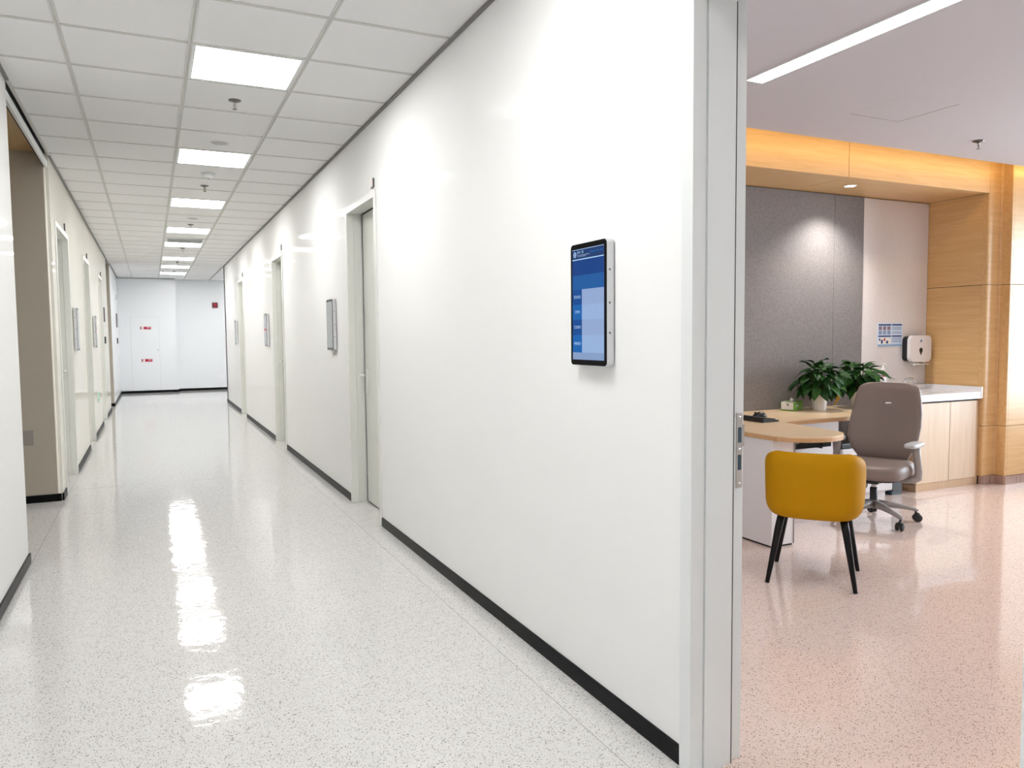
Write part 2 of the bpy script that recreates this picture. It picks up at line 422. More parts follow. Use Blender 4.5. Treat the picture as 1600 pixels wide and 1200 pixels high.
# perimeter shadow trims
for n, (x0, x1, y0, y1) in enumerate(((XR-.018, XR, YB, 17.5), (XL, XL+.018, YB, 5.4), (XL, XL+.018, 7.42, 16.45), (XL, XL+.018, 5.40, 7.42), (-.70, -.682, 17.5, YE), (XL, .62, YE-.018, YE))):
    bm = B(x0, x1, y0, y1, HC-.012, HC+.0)
    struct('trim_%d' % (n+3), bm, 'edge' if n != 3 else 'grid', ['dark ceiling edge trim along the right corridor wall', 'dark ceiling edge trim over the near left wall', 'dark ceiling edge trim over the left wall with doors', 'pale ceiling edge trim over the left side opening', 'dark ceiling edge trim over the far left wall piece', 'thin ceiling edge trim over the end wall'][n], 'trim')
# baseboards
def base(name, segs, label):
    bm = bmesh.new()
    for s in segs: box(bm, *s, 0, .062, bev=.002, seg=1)
    struct(name, bm, 'base', label, 'baseboard')
e = .011
base('baseboard_right', [(XR-e, XR+.002, office_open[1]+.055, 5.30), (XR-e, XR+.002, 6.23, 9.51), (XR-e, XR+.002, 10.43, 13.79), (XR-e, XR+.002, 14.63, 17.5), (XR-e, XR+.002, YB, office_open[0]-.06)], 'black baseboard along the right corridor wall')
base('baseboard_left', [(XL-.002, XL+e, YB, 5.40), (XL-.2, XL+e, 5.40, 5.411), (XL-.002, XL+e, 7.42, 7.69), (XL-.002, XL+e, 8.85, 10.71), (XL-.002, XL+e, 11.71, 13.71), (XL-.002, XL+e, 14.77, 16.45)], 'black baseboard along the left corridor wall')
base('baseboard_lobby', [(-3.1, XL-.008, 7.400, 7.422)], 'black baseboard under the beige lobby wall')
base('baseboard_end', [(-.78, .628, YE-e, YE), (.628, 4.0, YE2-e, YE2), (.628, .639, YE, YE2)], 'black baseboard along the end wall')
base('baseboard_far', [(-.702, -.689, 17.478, YE), (-1.0, -.689, 17.478, 17.50)], 'black baseboard on the far left wall piece')

# ------------------------------------------------------------------ doors of the corridor
def door(n, side, y0, y1, label, handle_far=True):
    s = 1 if side == 'R' else -1
    xf = XR if s > 0 else XL
    d = thing('door_%d' % n, label, 'door', (xf, (y0+y1)/2, 0), kind='structure')
    w = (y1-y0)/2
    def X(a, b): return (a*s, b*s) if s > 0 else (b*s, a*s)
    fr = bmesh.new(); cw = .048
    for sg in (-1, 1):
        ya, yb = sorted((sg*w, sg*(w-cw))); box(fr, *X(-.012, .045), ya, yb, 0, DH, bev=.002, seg=1)
        ya, yb = sorted((sg*w, sg*(w-cw+.006))); box(fr, *X(.045, .112), ya, yb, 0, DH-.03)
    box(fr, *X(-.012, .045), -w+cw, w-cw, DH-cw, DH, bev=.002, seg=1)
    box(fr, *X(.045, .112), -w+cw-.006, w-cw+.006, DH-cw+.006, DH-.006)
    obj('frame', fr, 'frame_cream', d)
    sl = bmesh.new(); box(sl, *X(.128, .136), -w+.03, w-.03, 0, DH-.03)
    box(sl, *X(.136, .196), -w+.02, w-.02, 0, DH-.02)  # unseen back plate added to stop outside light leaking past the leaf
    obj('seal', sl, 'seal', d)
    lf = obj('leaf', B(*X(.112, .13), -w+cw+.006, w-cw-.030, .012, DH-cw-.006, bev=.0015, seg=1), 'leaf', d)
    yh = (w-cw-.085) if handle_far else -(w-cw-.075)
    hb = obj('handle', prism(bmesh.new(), rrect(.04, .20, .018, 5, yh, 1.0), *X(.100, .112), axis='x'), 'frame_cream', lf)
    tb = bmesh.new(); q = -1 if handle_far else 1
    tube(tb, [(s*.104, yh, 1.05), (s*.062, yh, 1.05), (s*.052, yh+q*.012, 1.05), (s*.052, yh+q*.06, 1.052), (s*.055, yh+q*.115, 1.05)], [.011, .0105, .011, .0105, .008], 10)
    obj('lever', tb, 'frame_cream', lf)
    return d
door(1, 'R', *right_doors[0], 'pale recessed door on the right wall, nearest the lit wall screen')
door(2, 'R', *right_doors[1], 'second recessed door along the right corridor wall')
door(3, 'R', *right_doors[2], 'farthest recessed door along the right corridor wall')
door(4, 'L', *left_doors[0], 'nearest recessed door on the left corridor wall')
door(5, 'L', *left_doors[1], 'middle recessed door on the left corridor wall')
door(6, 'L', *left_doors[2], 'farthest recessed door on the left corridor wall')
# small number signs over the doors
for i, (x, y, lab) in enumerate(((XR, 5.385, 'nearest door on the right'), (XR, 9.58, 'second door on the right'), (XR, 13.86, 'farthest door on the right'), (XL, 8.60, 'nearest door on the left'), (XL, 11.45, 'middle door on the left'), (XL, 14.5, 'farthest door on the left'))):
    t = thing('door_number_sign', 'tiny square number sign above the ' + lab, 'sign', (x, y, 2.447), group='number signs over the doors')
    s = 1 if x > 0 else -1
    obj('plate', B(min(0, -s*.012), max(0, -s*.012), -.033, .033, -.033, .033, bev=.002, seg=1), 'dgrey', t)
    obj('face', B(min(-s*.012, -s*.0135), max(-s*.012, -s*.0135), -.029, .029, -.022, .029), mat('sign_face_%d' % i, (.52, .44, .40), .4, noise=(120, .4, (1, 1, 1))), t)

# office doorway frame (far jamb, head, near jamb) and open leaf
d = thing('door_7', 'white metal frame of the open office doorway with a steel strike plate', 'door', (0, 0, 0), kind='structure')
ya, yb = office_open
far = [(1.456, yb+.052), (1.456, yb), (1.503, yb), (1.503, yb+.005), (1.509, yb+.005), (1.509, yb-.004), (1.613, yb-.004), (1.613, yb+.012), (1.667, yb+.012), (1.667, yb+.052), (XRO, yb+.052), (XRO, yb+.04), (XR, yb+.04), (XR, yb+.052)]
obj('far_jamb', prism(bmesh.new(), far, 0, DH), 'frame', d)
near = [(x, ya-(y-yb)) for x, y in far]
obj('near_jamb', prism(bmesh.new(), near, 0, DH), 'frame', d)
hd = bmesh.new(); box(hd, 1.456, 1.613, ya, yb, DH-.05, DH); box(hd, 1.613, 1.667, ya-.012, yb+.012, DH-.02, DH)
obj('head', hd, 'frame', d)
obj('seal', B(1.6131, 1.6165, yb-.0045, yb+.0125, 0, DH-.05), 'seal', d)
sp = obj('strike_plate', B(0, .024, 0, .0025, -.118, .118, bev=.0008, seg=1), 'steel', d)
sp.location = (1.638, yb+.0095, .995)
for z in (.048, -.038): obj('strike_hole', B(.006, .0195, -.0006, .0004, z-.024, z+.024), 'navy', sp)
obj('strike_lip', B(.024, .0315, .0, .0025, .012, .080), 'steel', sp)
for z in (-.104, .004, .104): obj('screw', lathe(bmesh.new(), [(.0045, 0.0005), (.004, -.0010), (.001, -.0014)], (.012, 0, z), 12, 'y'), 'chrome', sp)
lf = obj('leaf', B(1.68, 2.60, ya-.035, ya+.005, .01, DH-.04, bev=.002, seg=1), 'frame', d)
obj('handle', tube(bmesh.new(), [(2.54, ya+.005, 1.0), (2.54, ya+.05, 1.0), (2.50, ya+.055, 1.0), (2.43, ya+.055, 1.0)], .010, 10), 'steel', lf)

# ------------------------------------------------------------------ wall screens
def screen(y0, y1, z0, z1, side, label, lit=False, red=False):
    s = 1 if side == 'R' else -1
    xw = XR if s > 0 else XL
    t = thing('wall_screen', label, 'screen', (xw, (y0+y1)/2, (z0+z1)/2), group='wall screens beside the doors')
    w, h = y1-y0, z1-z0
    def ex(w_, h_, r_, a, b, cy=0, cz=0):
        a, b = sorted((-s*a, -s*b)); return prism(bmesh.new(), rrect(w_, h_, r_, 5, cy, cz), a, b, axis='x')
    obj('wall_bracket', ex(w*.7, h*.85, .004, 0, .006), 'dgrey', t)
    obj('housing', ex(w, h, .016, .006, .033), 'silver', t)
    fr = obj('front_bezel', ex(w-.003, h-.003, .015, .033, .036), 'bezel' if lit else 'bezel_g', t)
    for z in (.115, 0, -.105): obj('screw', lathe(bmesh.new(), [(.004, .0), (.0035, -.0012)], (-s*.022, -w/2, z*h/.446), 10, 'y'), 'dgrey', t)
    def flat(name, m, u0, u1, v0, v1, lvl=0):
        # u along the screen from the far edge (left as seen), v down from the top, in fractions
        uu = lambda u: s*(.5-u)*(w-.030); vv = lambda v: (.5-v)*(h-.042)
        a, b = sorted((-s*(.036+.0003*lvl), -s*(.0363+.0003*lvl)))
        ya_, yb_ = sorted((uu(u0), uu(u1)))
        return obj(name, B(a, b, ya_, yb_, vv(v1), vv(v0)), m, fr)
    if not lit:
        flat('display', 'scr_reflection', 0, 1, 0, 1)
        if red: flat('red_bar', 'red', .0, 1, .46, .53, 1)  # plain red bar across the display
        return t
    flat('display', 'scr_foot', 0, 1, 0, 1)
    flat('header_bar', 'scr_hdr', 0, 1, 0, .095, 1); flat('header_line', 'scr_txt', 0, 1, .0, .004, 2); flat('header_line', 'scr_txt', 0, 1, .088, .096, 2)
    flat('upper_band', 'scr_dark', 0, 1, .096, .235, 1); flat('lower_band', 'scr_mid', 0, 1, .235, .363, 1)
    vs_ = [.363, .50, .635, .775, .935]
    for k in range(4):
        flat('row_heading', ('scr_a', 'scr_b')[k % 2], 0, .31, vs_[k], vs_[k+1], 1)
        flat('row_field', ('scr_l1', 'scr_l2')[k % 2], .31, 1, vs_[k], vs_[k+1], 1)
    def txt(sx, size, u, v, name='lettering'):
        me = text_mesh(sx, size, name); me.materials.clear(); me.materials.append(M['scr_txt'])
        o = bpy.data.objects.new(name, me); COL.objects.link(o); o.parent = fr
        o.matrix_local = Matrix.Translation((-s*.0372, s*(.5-u)*(w-.030), (.5-v)*(h-.042))) @ Matrix(((0, 0, -s, 0), (-s, 0, 0, 0), (0, 1, 0, 0), (0, 0, 0, 1)))
    for k, sx in enumerate(('医生姓名', '已呼叫', '正在就诊', '等候就诊')):
        txt(sx, .0125, .165, (vs_[k]+vs_[k+1])/2)
    txt('浙大一院', .0115, .265, .030)
    flat('subtitle', 'p_line', .17, .55, .052, .057, 2); flat('subtitle', 'p_line', .17, .45, .064, .068, 2)
    for u0, u1 in ((.58, .74), (.78, .85), (.89, .97)): flat('date_line', 'scr_b', u0, u1, .034, .043, 2)
    o = obj('emblem', lathe(bmesh.new(), [(.0072, 0), (.0098, 0), (.0098, -.0006*s), (.0072, -.0006*s), (.0072, 0)], (0, 0, 0), 20, 'x', caps=False), 'scr_txt', fr)
    o.location = (-s*.0366, s*(.5-.085)*(w-.030), (.5-.045)*(h-.042))
    o2 = obj('emblem_core', lathe(bmesh.new(), [(.0028, 0), (.0028, -.0006*s)], (0, 0, 0), 12, 'x'), 'scr_txt', fr); o2.location = o.location
    return t
screen(2.262, 2.510, 1.247, 1.693, 'R', 'lit wall screen with blue appointment display on the near right wall', lit=True)
screen(6.655, 6.905, 1.247, 1.693, 'R', 'wall screen with pale painted reflection just beyond the nearest right door')
screen(10.80, 11.05, 1.247, 1.693, 'R', 'wall screen with small red bar beyond the second right door', red=True)
screen(14.90, 15.15, 1.247, 1.693, 'R', 'farthest narrow wall screen on the right corridor wall')
screen(9.09, 9.34, 1.247, 1.693, 'L', 'wall screen beside the nearest door on the left wall')
screen(12.10, 12.35, 1.247, 1.693, 'L', 'wall screen with small red bar on the left wall', red=True)

# ------------------------------------------------------------------ small wall things in the corridor
def plate(name, label, cat, x, y, z, h, w, m, face=None, group=None):
    s = 1 if x > 0 else -1
    t = thing(name, label, cat, (x, y, z), group=group)
    a, b = sorted((0, -s*.022)); obj('plate', B(a, b, -w/2, w/2, -h/2, h/2, bev=.002, seg=1), m, t)
    a, b = sorted((-s*.022, -s*.024)); obj('face', B(a, b, -w*.4, w*.4, -h*.42, h*.42), face or m, t)
plate('wall_sign', 'tall dark narrow sign past the farthest left door', 'sign', XL, 15.0, 1.79, .25, .16, 'dgrey', 'darkred')
plate('switch_plate', 'small black switch plate under the tall dark sign', 'switch', XL, 15.03, 1.35, .12, .14, 'black', 'dgrey')
plate('wall_sign', 'tall dark narrow sign on the far left wall piece', 'sign', -.70, 20.05, 1.80, .32, .18, 'dgrey', 'darkred')
plate('switch_plate', 'small black switch plate at the far left wall end', 'switch', -.70, 20.1, 1.33, .13, .12, 'black', 'dgrey')
plate('wall_sensor', 'small white sensor high on the far left wall piece', 'sensor', -.70, 19.9, 2.33, .12, .09, 'frame', 'dgrey')
t = thing('exit_sign', 'small green exit sign low on the left wall', 'sign', (XL, 12.62, .53))
obj('case', B(0, .012, -.16, .16, -.075, .075, bev=.003, seg=1), 'silver', t)
obj('face', B(.012, .0135, -.145, .145, -.062, .062), 'exit', t)
ar = bmesh.new(); prism(ar, [(-.11, -.008), (-.05, -.008), (-.05, -.03), (-.005, 0), (-.05, .03), (-.05, .008), (-.11, .008)], .0135, .0145, axis='x')
box(ar, .0135, .0145, .03, .11, -.04, .04)
obj('pictogram', ar, 'paper', t)
t = thing('lobby_plate', 'grey rectangular plate on the beige lobby wall', 'plate', (-.975, 7.42, .55))
obj('cover', B(-.075, .072, -.012, 0, -.062, .062, bev=.004), 'grey', t)
obj('rim', B(-.083, .080, -.005, 0, -.070, .070, bev=.002, seg=1), 'silver', t)
# end wall: flush fire-hydrant door with two red signs, alarm, socket
t = thing('door_8', 'flush white cabinet door in the end wall under two red signs', 'door', (-.11, YE, 0), kind='structure')
obj('outline', B(-.325, .325, -.003, 0, .064, 1.925), 'grid', t)
obj('leaf', B(-.319, .319, -.008, -.0031, .066, 1.918, bev=.001, seg=1), 'wall_cool', t)
obj('knob', lathe(bmesh.new(), [(.018, -.008), (.018, -.02), (.012, -.026)], (.285, 0, 1.09), 14, 'y'), 'steel', t)
for i, (x, z, lab) in enumerate(((-.095, 1.64, 'upper'), (-.09, .825, 'lower'))):
    g = thing('fire_sign', lab + ' red fire equipment sign on the end wall cabinet door', 'sign', (x, YE-.0085, z), group='red signs on the cabinet door')
    obj('board', B(-.125, .125, -.004, 0, -.033, .033), 'red', g)
    obj('pictogram', B(-.085, -.045, -.0055, -.004, -.030, .030), 'paper', g)
    obj('pictogram', B(-.118, -.095, -.0055, -.004, -.018, .018), 'grey', g)
    obj('lettering', B(.03, .105, -.0055, -.004, .0, .018), mat('sign_text_%d' % i, (.75, .45, .5), .5), g)
t = thing('fire_alarm', 'dark red square fire alarm high on the end wall', 'alarm', (1.58, YE2, 2.24))
obj('case', B(-.07, .07, -.05, 0, -.07, .07, bev=.01), 'darkred', t)
obj('lens', lathe(bmesh.new(), [(.035, -.05), (.03, -.058), (.005, -.062)], (0, 0, 0), 16, 'y'), 'red', t)
t = thing('wall_socket', 'white wall socket low at the right of the end wall', 'socket', (1.69, YE2, .37))
obj('plate', B(-.06, .06, -.01, 0, -.06, .06, bev=.003, seg=1), 'white', t)
obj('rocker', B(-.035, .035, -.013, -.01, -.035, .035, bev=.002, seg=1), 'frame', t)

# ------------------------------------------------------------------ ceiling things in the corridor
ordn = ['first', 'second', 'third', 'fourth', 'fifth', 'sixth', 'seventh', 'eighth']
pm = None
for k, i in enumerate(light_rows):
    lab = ('square ceiling light panel behind the viewer', 'square ceiling light panel above the viewer')[k] if k < 2 else 'square white ceiling light panel, %s of the corridor row from the viewer' % ordn[k-2]
    t = thing('ceiling_light', lab, 'light', (GX+.3, GY+.6*i+.3, HC), group='corridor light panels')
    if pm is None:
        fm = bmesh.new()
        for a in ((-.289, .289, -.289, -.270), (-.289, .289, .270, .289), (-.289, -.270, -.270, .270), (.270, .289, -.270, .270)): box(fm, *a, .001, .018)
        o1 = obj('light_frame', fm, 'frame', t); o2 = obj('diffuser', B(-.274, .274, -.274, .274, .004, .016), 'panel', t); pm = (o1.data, o2.data)
    else:
        same('light_frame', pm[0], (0, 0, 0), t); same('diffuser', pm[1], (0, 0, 0), t)
for i, lab in ((22, 'nearer'), (26, 'farther')):  # panels added out of view to brighten the end wall
    t = thing('ceiling_light', lab + ' unseen light panel added in the right side branch to brighten the end wall', 'light', (GX+2.1, GY+.6*i+.3, HC), group='corridor light panels')
    same('light_frame', pm[0], (0, 0, 0), t); same('diffuser', pm[1], (0, 0, 0), t)
def sprinkler(x, y, z, label):
    t = thing('sprinkler', label, 'sprinkler', (x, y, z), group='ceiling sprinklers')
    obj('escutcheon', lathe(bmesh.new(), [(.040, 0), (.038, -.006), (.020, -.012), (.012, -.014)], seg=20), 'sprk', t)
    obj('body', lathe(bmesh.new(), [(.009, -.012), (.009, -.024), (.006, -.027)], seg=12), 'steel', t)
    fr = bmesh.new()
    for s in (-1, 1): tube(fr, [(s*.006, 0, -.024), (s*.013, 0, -.034), (s*.011, 0, -.046), (s*.002, 0, -.056)], .0022, 6)
    obj('yoke', fr, 'steel', t)
    obj('bulb', lathe(bmesh.new(), [(.0015, -.026), (.0025, -.03), (.0025, -.048), (.0015, -.052)], seg=8), 'darkred', t)
    obj('deflector', lathe(bmesh.new(), [(.003, -.055), (.016, -.058), (.016, -.0595), (.003, -.060)], seg=14), 'sprk', t)
for y, lab in ((5.32, 'between the first and second light panels'), (8.36, 'just before the third light panel'), (11.25, 'just before the fourth light panel'), (14.20, 'between the fifth and sixth light panels'), (16.75, 'past the sixth light panel'), (19.05, 'before the eighth light panel')):
    sprinkler(GX+.305, y, HC+.004, 'ceiling sprinkler in the corridor ' + lab)
for y, lab in ((6.50, 'just before the second light panel'), (10.68, 'between the third and fourth light panels')):
    t = thing('ceiling_speaker', 'flat round white ceiling speaker ' + lab, 'speaker', (GX+.305, y, HC+.004), group='round ceiling speakers')
    obj('rim', lathe(bmesh.new(), [(.075, 0), (.074, -.004), (.064, -.006), (.062, -.001)], seg=28), 'frame', t)
    obj('grille', lathe(bmesh.new(), [(.063, -.0008), (.060, -.0035), (.01, -.0042)], seg=28), mat('speaker_grille', (.50, .49, .47), .7, noise=(400, .4, (1, 1, 1))), t)
t = thing('smoke_detector', 'white round smoke detector behind the second light panel', 'detector', (GX+.30, 7.74, HC+.004))
obj('mount', lathe(bmesh.new(), [(.062, 0), (.062, -.010), (.056, -.014)], seg=28), 'frame', t)
obj('chamber', lathe(bmesh.new(), [(.054, -.012), (.050, -.030), (.034, -.044), (.015, -.048)], seg=28), 'frame', t)
obj('led', lathe(bmesh.new(), [(.010, -.046), (.008, -.052), (.003, -.054)], seg=10), 'dgrey', t)
t = thing('air_vent', 'square white louvred air vent before the fifth light panel', 'vent', (GX+.3, GY+.6*vent_row+.3, HC))
fm = bmesh.new()
for a in ((-.289, .289, -.289, -.25), (-.289, .289, .25, .289), (-.289, -.25, -.25, .25), (.25, .289, -.25, .25)): box(fm, *a, -.004, .012)
obj('frame', fm, 'frame', t); obj('duct', B(-.26, .26, -.26, .26, .03, .05), 'slab', t)
for k in range(9):
    o = obj('slat', B(-.25, .25, -.024, .024, -.0012, .0012), 'frame', t) if k == 0 else same('slat', sl0, (0, 0, 0), t)
    if k == 0: sl0 = o
    o.location = (0, -.215+.0538*k, .012); o.rotation_euler = (rad(38), 0, 0)

# ------------------------------------------------------------------ the office shell
bm = bmesh.new(); box(bm, XRO, XW+.2, YO-.15, YO, 0, 3.1)
struct('wall_office_near', bm, 'owall', 'white office wall on the near side', 'wall')
bm = bmesh.new(); wy0, wy1, wz0, wz1 = .35, 3.85, .40, 2.60
box(bm, XW, XW+.2, YO, wy0, 0, 3.1); box(bm, XW, XW+.2, wy1, 5.1, 0, 3.1); box(bm, XW, XW+.2, wy0, wy1, 0, wz0); box(bm, XW, XW+.2, wy0, wy1, wz1, 3.1)
struct('wall_office_window', bm, 'owall', 'white office wall holding the large window', 'wall')
t = thing('window_1', 'large office window with white frame', 'window', (XW+.1, 0, 0), kind='structure')
fm = bmesh.new()
for a in ((wy0, wy0+.06, wz0, wz1), (wy1-.06, wy1, wz0, wz1), (wy0, wy1, wz0, wz0+.06), (wy0, wy1, wz1-.06, wz1)): box(fm, -.03, .03, *a)
obj('window_frame', fm, 'frame', t)
for k in range(1, 3): obj('mullion', B(-.025, .025, wy0+(wy1-wy0)*k/3-.025, wy0+(wy1-wy0)*k/3+.025, wz0, wz1), 'frame', t)
for k in range(3):
    a = wy0+(wy1-wy0)*k/3+.03; obj('pane', B(-.003, .003, a, a+(wy1-wy0)/3-.06, wz0+.06, wz1-.06), 'glass', t)
obj('window_sill', B(-.25, 0, wy0-.05, wy1+.05, wz0-.03, wz0), 'white', t)
# ceiling: slab ends short of the wood wall, leaving the light cove
bm = bmesh.new(); box(bm, XRO, XW, YO, 4.07, OZ, OZ+.04); box(bm, XRO, XW, YO, 5.1, 3.06, 3.16)
oc = struct('ceiling_office', bm, 'oceil', 'smooth white office ceiling with a cove along the wood wall', 'ceiling')
t = thing('cove_light', 'warm light strip hidden in the ceiling cove above the wood wall', 'light', (0, 4.07, OZ))
obj('strip', B(XRO, XW, .0005, .004, .012, .030), 'cove', t); obj('channel', B(XRO, XW, .0, .008, .030, .036), 'frame', t)
# linear light
t = thing('linear_light', 'long recessed white linear light in the office ceiling', 'light', (3.065, 0, OZ))
obj('diffuser', B(-.056, .056, .55, 3.315, -.004, .0), 'linear', t)
fm = bmesh.new()
for a in ((-.060, -.056, .545, 3.32), (.056, .060, .545, 3.32), (-.06, .06, .545, .55), (-.06, .06, 3.315, 3.32)): box(fm, *a, -.006, 0)
obj('trim_edge', fm, 'frame', t)
t = thing('linear_light', 'second linear light in the office ceiling nearer the window', 'light', (7.3, 0, OZ))
obj('diffuser', B(-.056, .056, .55, 3.0, -.004, .0), 'linear', t)
# access panel and sprinkler
t = thing('access_panel', 'square access panel outlined in the office ceiling', 'panel', (4.305, 3.345, OZ))
obj('panel', B(-.222, .222, -.207, .207, -.0006, 0), 'oceil', t)
fm = bmesh.new()
for a in ((-.226, .226, .208, .212), (.223, .227, -.208, .208)): box(fm, *a, -.0015, 0)
obj('joint', fm, 'grey', t)
sprinkler(5.525, 3.669, OZ, 'office ceiling sprinkler near the wood pilaster')

# wood alcove wall
bm = bmesh.new(); box(bm, XRO, XA+.05, YBK+.03, 5.1, 0, 3.06)
wb = struct('wall_office_back', bm, 'owall', 'office back wall clad in wood and grey fabric panels', 'wall')
def wp(name, m, *a, bev=.0015): return obj(name, B(*a, bev=bev, seg=1), m, wb)
g = .002
XS = 4.922                                # seam of the fascia and the soffit
wp('fascia_panel', 'wood', XRO, XS-g, YF, YF+.02, ZS, 3.06); wp('fascia_panel', 'wood', XS+g, XA, YF, YF+.02, ZS, 3.06)
wp('soffit_panel', 'wood', XRO, XS-g, YF+.02, YBK+.03, ZS, ZS+.02); wp('soffit_panel', 'wood', XS+g, XA, YF+.02, YBK+.03, ZS, ZS+.02)
wp('joint_backing', 'seal', XRO, XA, YF+.012, YBK, ZS+.021, ZS+.04, bev=0); wp('joint_backing', 'seal', XRO, XA, YF+.021, YF+.03, ZS+.04, 3.06, bev=0)
zz = (0, .522, 1.768, ZS)
for a, b in zip(zz, zz[1:]):
    wp('side_panel', 'wood_y', XA, XA+.02, YF+.051, YBK+.03, a+g, b-g)
wp('joint_backing', 'seal', XA+.021, XA+.05, YF+.03, YBK+.03, 0, 2.6, bev=0)
# fabric panels
YP = YBK-.03
for x0, x1, m in ((XRO, 3.9, 'fab'), (3.9, 5.395, 'fab'), (5.395, 5.757, 'fab'), (5.757, XA-.004, 'fab_l')):
    wp('fabric_panel' if m == 'fab' else 'light_panel', m, x0+.001, x1-.001, YP if m == 'fab' else YP+.012, YBK+.03, .0, ZS-.006, bev=.002)
# pilaster with rounded left edge
pil = [(XA, YF+.05), (XA, YF+.012)]
pil += [(XA+.02-.02*cos(rad(a)), YF+.012-.012*sin(rad(a))) for a in (20, 45, 70, 90)]
pil += [(6.745, YF), (6.75, YF+.05)]
wr = struct('wall_office_right', B(6.832, XW, 4.24, 5.1, 0, 3.06), 'owall', 'office wall right of the pilaster clad in wood panels', 'wall')
zz2 = (.075, .522, 1.768, 3.06)
for a, b in zip(zz2, zz2[1:]):
    obj('pilaster_panel', prism(bmesh.new(), pil, a+g, b-g), 'wood_v', wr)
    cove = [(6.745, YF+.004), (6.752, YF-.004)] + [(6.80-.040*cos(rad(q)) , 4.255-.02*sin(rad(q))+.03) for q in (10, 40, 70)] + [(6.80, 4.20), (6.82, 4.195), (6.82, YF+.05), (6.745, YF+.05)]
    obj('return_panel', prism(bmesh.new(), [(6.745, YF+.002), (6.79, YF+.002), (6.80, YF-.012), (6.80, 4.20), (6.805, 4.195), (6.83, 4.195), (6.83, YF+.05), (6.745, YF+.05)], a+g, b-g), 'wood_v', wr)
    for x0, x1 in ((6.832, 8.0), (8.004, XW)):
        obj('wood_panel', B(x0, x1, 4.195, 4.24, a+g, b-g, bev=.0015, seg=1), 'wood', wr)
wr2 = obj('joint_backing', B(6.84, XW, 4.23, 4.2395, .0, 3.06), 'seal', wr)
struct('baseboard_office', prism(bmesh.new(), [(6.632, YF+.03), (6.632, YF+.01), (6.65, YF-.006), (6.74, YF-.006), (6.79, YF-.02), (6.795, 4.20), (6.805, 4.185), (XW, 4.185), (XW, YF+.03)], 0, .075), 'skirt', 'brown speckled terrazzo skirting under the pilaster and wood wall', 'baseboard')
# downlight in the soffit
t = thing('downlight', 'small round downlight in the wood soffit', 'light', (5.22, 4.535, ZS))
obj('ring', lathe(bmesh.new(), [(.052, 0), (.050, -.004), (.042, -.005), (.040, .0)], seg=28), 'frame', t)
obj('lens', lathe(bmesh.new(), [(.041, -.0005), (.038, -.003), (.01, -.0035)], seg=24), 'down', t)
sl = bpy.data.lights.new('downlight_lamp', 'SPOT'); sl.energy = DOWN_W; sl.spot_size = rad(122); sl.spot_blend = .8; sl.shadow_soft_size = .035; sl.color = (1, .95, .90)
so = bpy.data.objects.new('downlight_lamp', sl); COL.objects.link(so); so.parent = t; so.location = (0, 0, -.02)

# ------------------------------------------------------------------ desk
DZ = .720
t = thing('desk', 'L-shaped light wood desk with rounded peninsula end and white supports', 'desk', (0, 0, 0))
from mathutils import geometry as G
def arc(cx, cy, r, a0, a1, n=10): return [(cx+r*cos(rad(a0+(a1-a0)*k/n)), cy+r*sin(rad(a0+(a1-a0)*k/n))) for k in range(n+1)]
top = [(3.50, YP-.004), (3.50, 3.62)] + [(3.50+.0*k, 3.6-.02*k) for k in range(1, 3)]
top += [(3.765-.265*cos(rad(a)), 3.605-.225*sin(rad(a))) for a in range(12, 169, 8)]
top += [(4.032, 3.63), (4.085, 4.02)] + [(4.175-.09*cos(rad(a)), 4.02+.12*sin(rad(a))) for a in (20, 45, 70, 90)] + [(5.50, 4.155), (5.50, YP-.004)]
def slab_poly(pts, z0, z1, inset=.0):
    bm = bmesh.new(); prism(bm, pts, z0, z1); return bm
obj('desktop', slab_poly(top, DZ-.006, DZ), 'desk', t)
c0 = Vector((4.2, 4.2))
obj('edge_band', slab_poly(top, DZ-.032, DZ-.0062), 'desk_edge', t)
ped = obj('pedestal_leg', B(3.508, 3.696, 3.602, 4.45, .012, DZ-.033, bev=.002, seg=1), 'white', t)
obj('edge_strip', B(3.690, 3.6975, 3.598, 3.606, .012, DZ-.034), 'grey', ped); obj('plinth', B(3.515, 3.69, 3.61, 4.44, 0, .012), 'black', ped)
obj('modesty_panel', B(3.70, 4.905, 4.33, 4.348, .03, DZ-.033, bev=.001, seg=1), 'white', t)
ct = bmesh.new(); box(ct, 4.26, 4.63, 4.15, 4.23, .502, .545, bev=.004); box(ct, 4.30, 4.36, 4.145, 4.15, .51, .555); box(ct, 4.53, 4.59, 4.145, 4.15, .51, .55)
obj('cable_tray', ct, 'black', t); obj('tray_bracket', B(4.285, 4.295, 4.21, 4.332, .36, .545), 'black', t); obj('tray_bracket', B(4.595, 4.605, 4.21, 4.332, .48, .545), 'black', t)
# keyboard and mouse
t = thing('keyboard', 'black keyboard on the desk beside the doorway edge', 'keyboard', (4.012, 4.362, DZ), rz=rad(91))
kb = bmesh.new(); prism(kb, [(-.075, 0), (.075, 0), (.075, .026), (.05, .028), (-.07, .014), (-.075, .010)], -.22, .22, axis='x')
obj('body', kb, 'black', t)
kk = bmesh.new()
for r in range(5):
    for c in range(15):
        x = -.205+.0283*c; y = -.058+.025*r; z = .016+.0028*r
        box(kk, x, x+.024, y, y+.020, z, z+.006)
obj('keys', kk, 'rubber', t, kind='stuff')
t = thing('computer_mouse', 'black computer mouse behind the keyboard', 'mouse', (4.20, 4.455, DZ), rz=rad(75))
rs = []
for k in range(11):
    u = k/10; y = -.058+.116*u; hgt = .002+.040*math.sin(pi*min(1, max(.02, u))**.8)**.7; w = .005+.028*math.sin(pi*max(.03, min(.97, u)))**.45
    rs.append([(w*cos(a), y, max(0, hgt*sin(a))) for a in [pi*j/10 for j in range(11)]] + [(-w*.5, y, 0), (w*.5, y, 0)])
obj('shell', rings(bmesh.new(), rs), 'black', t)
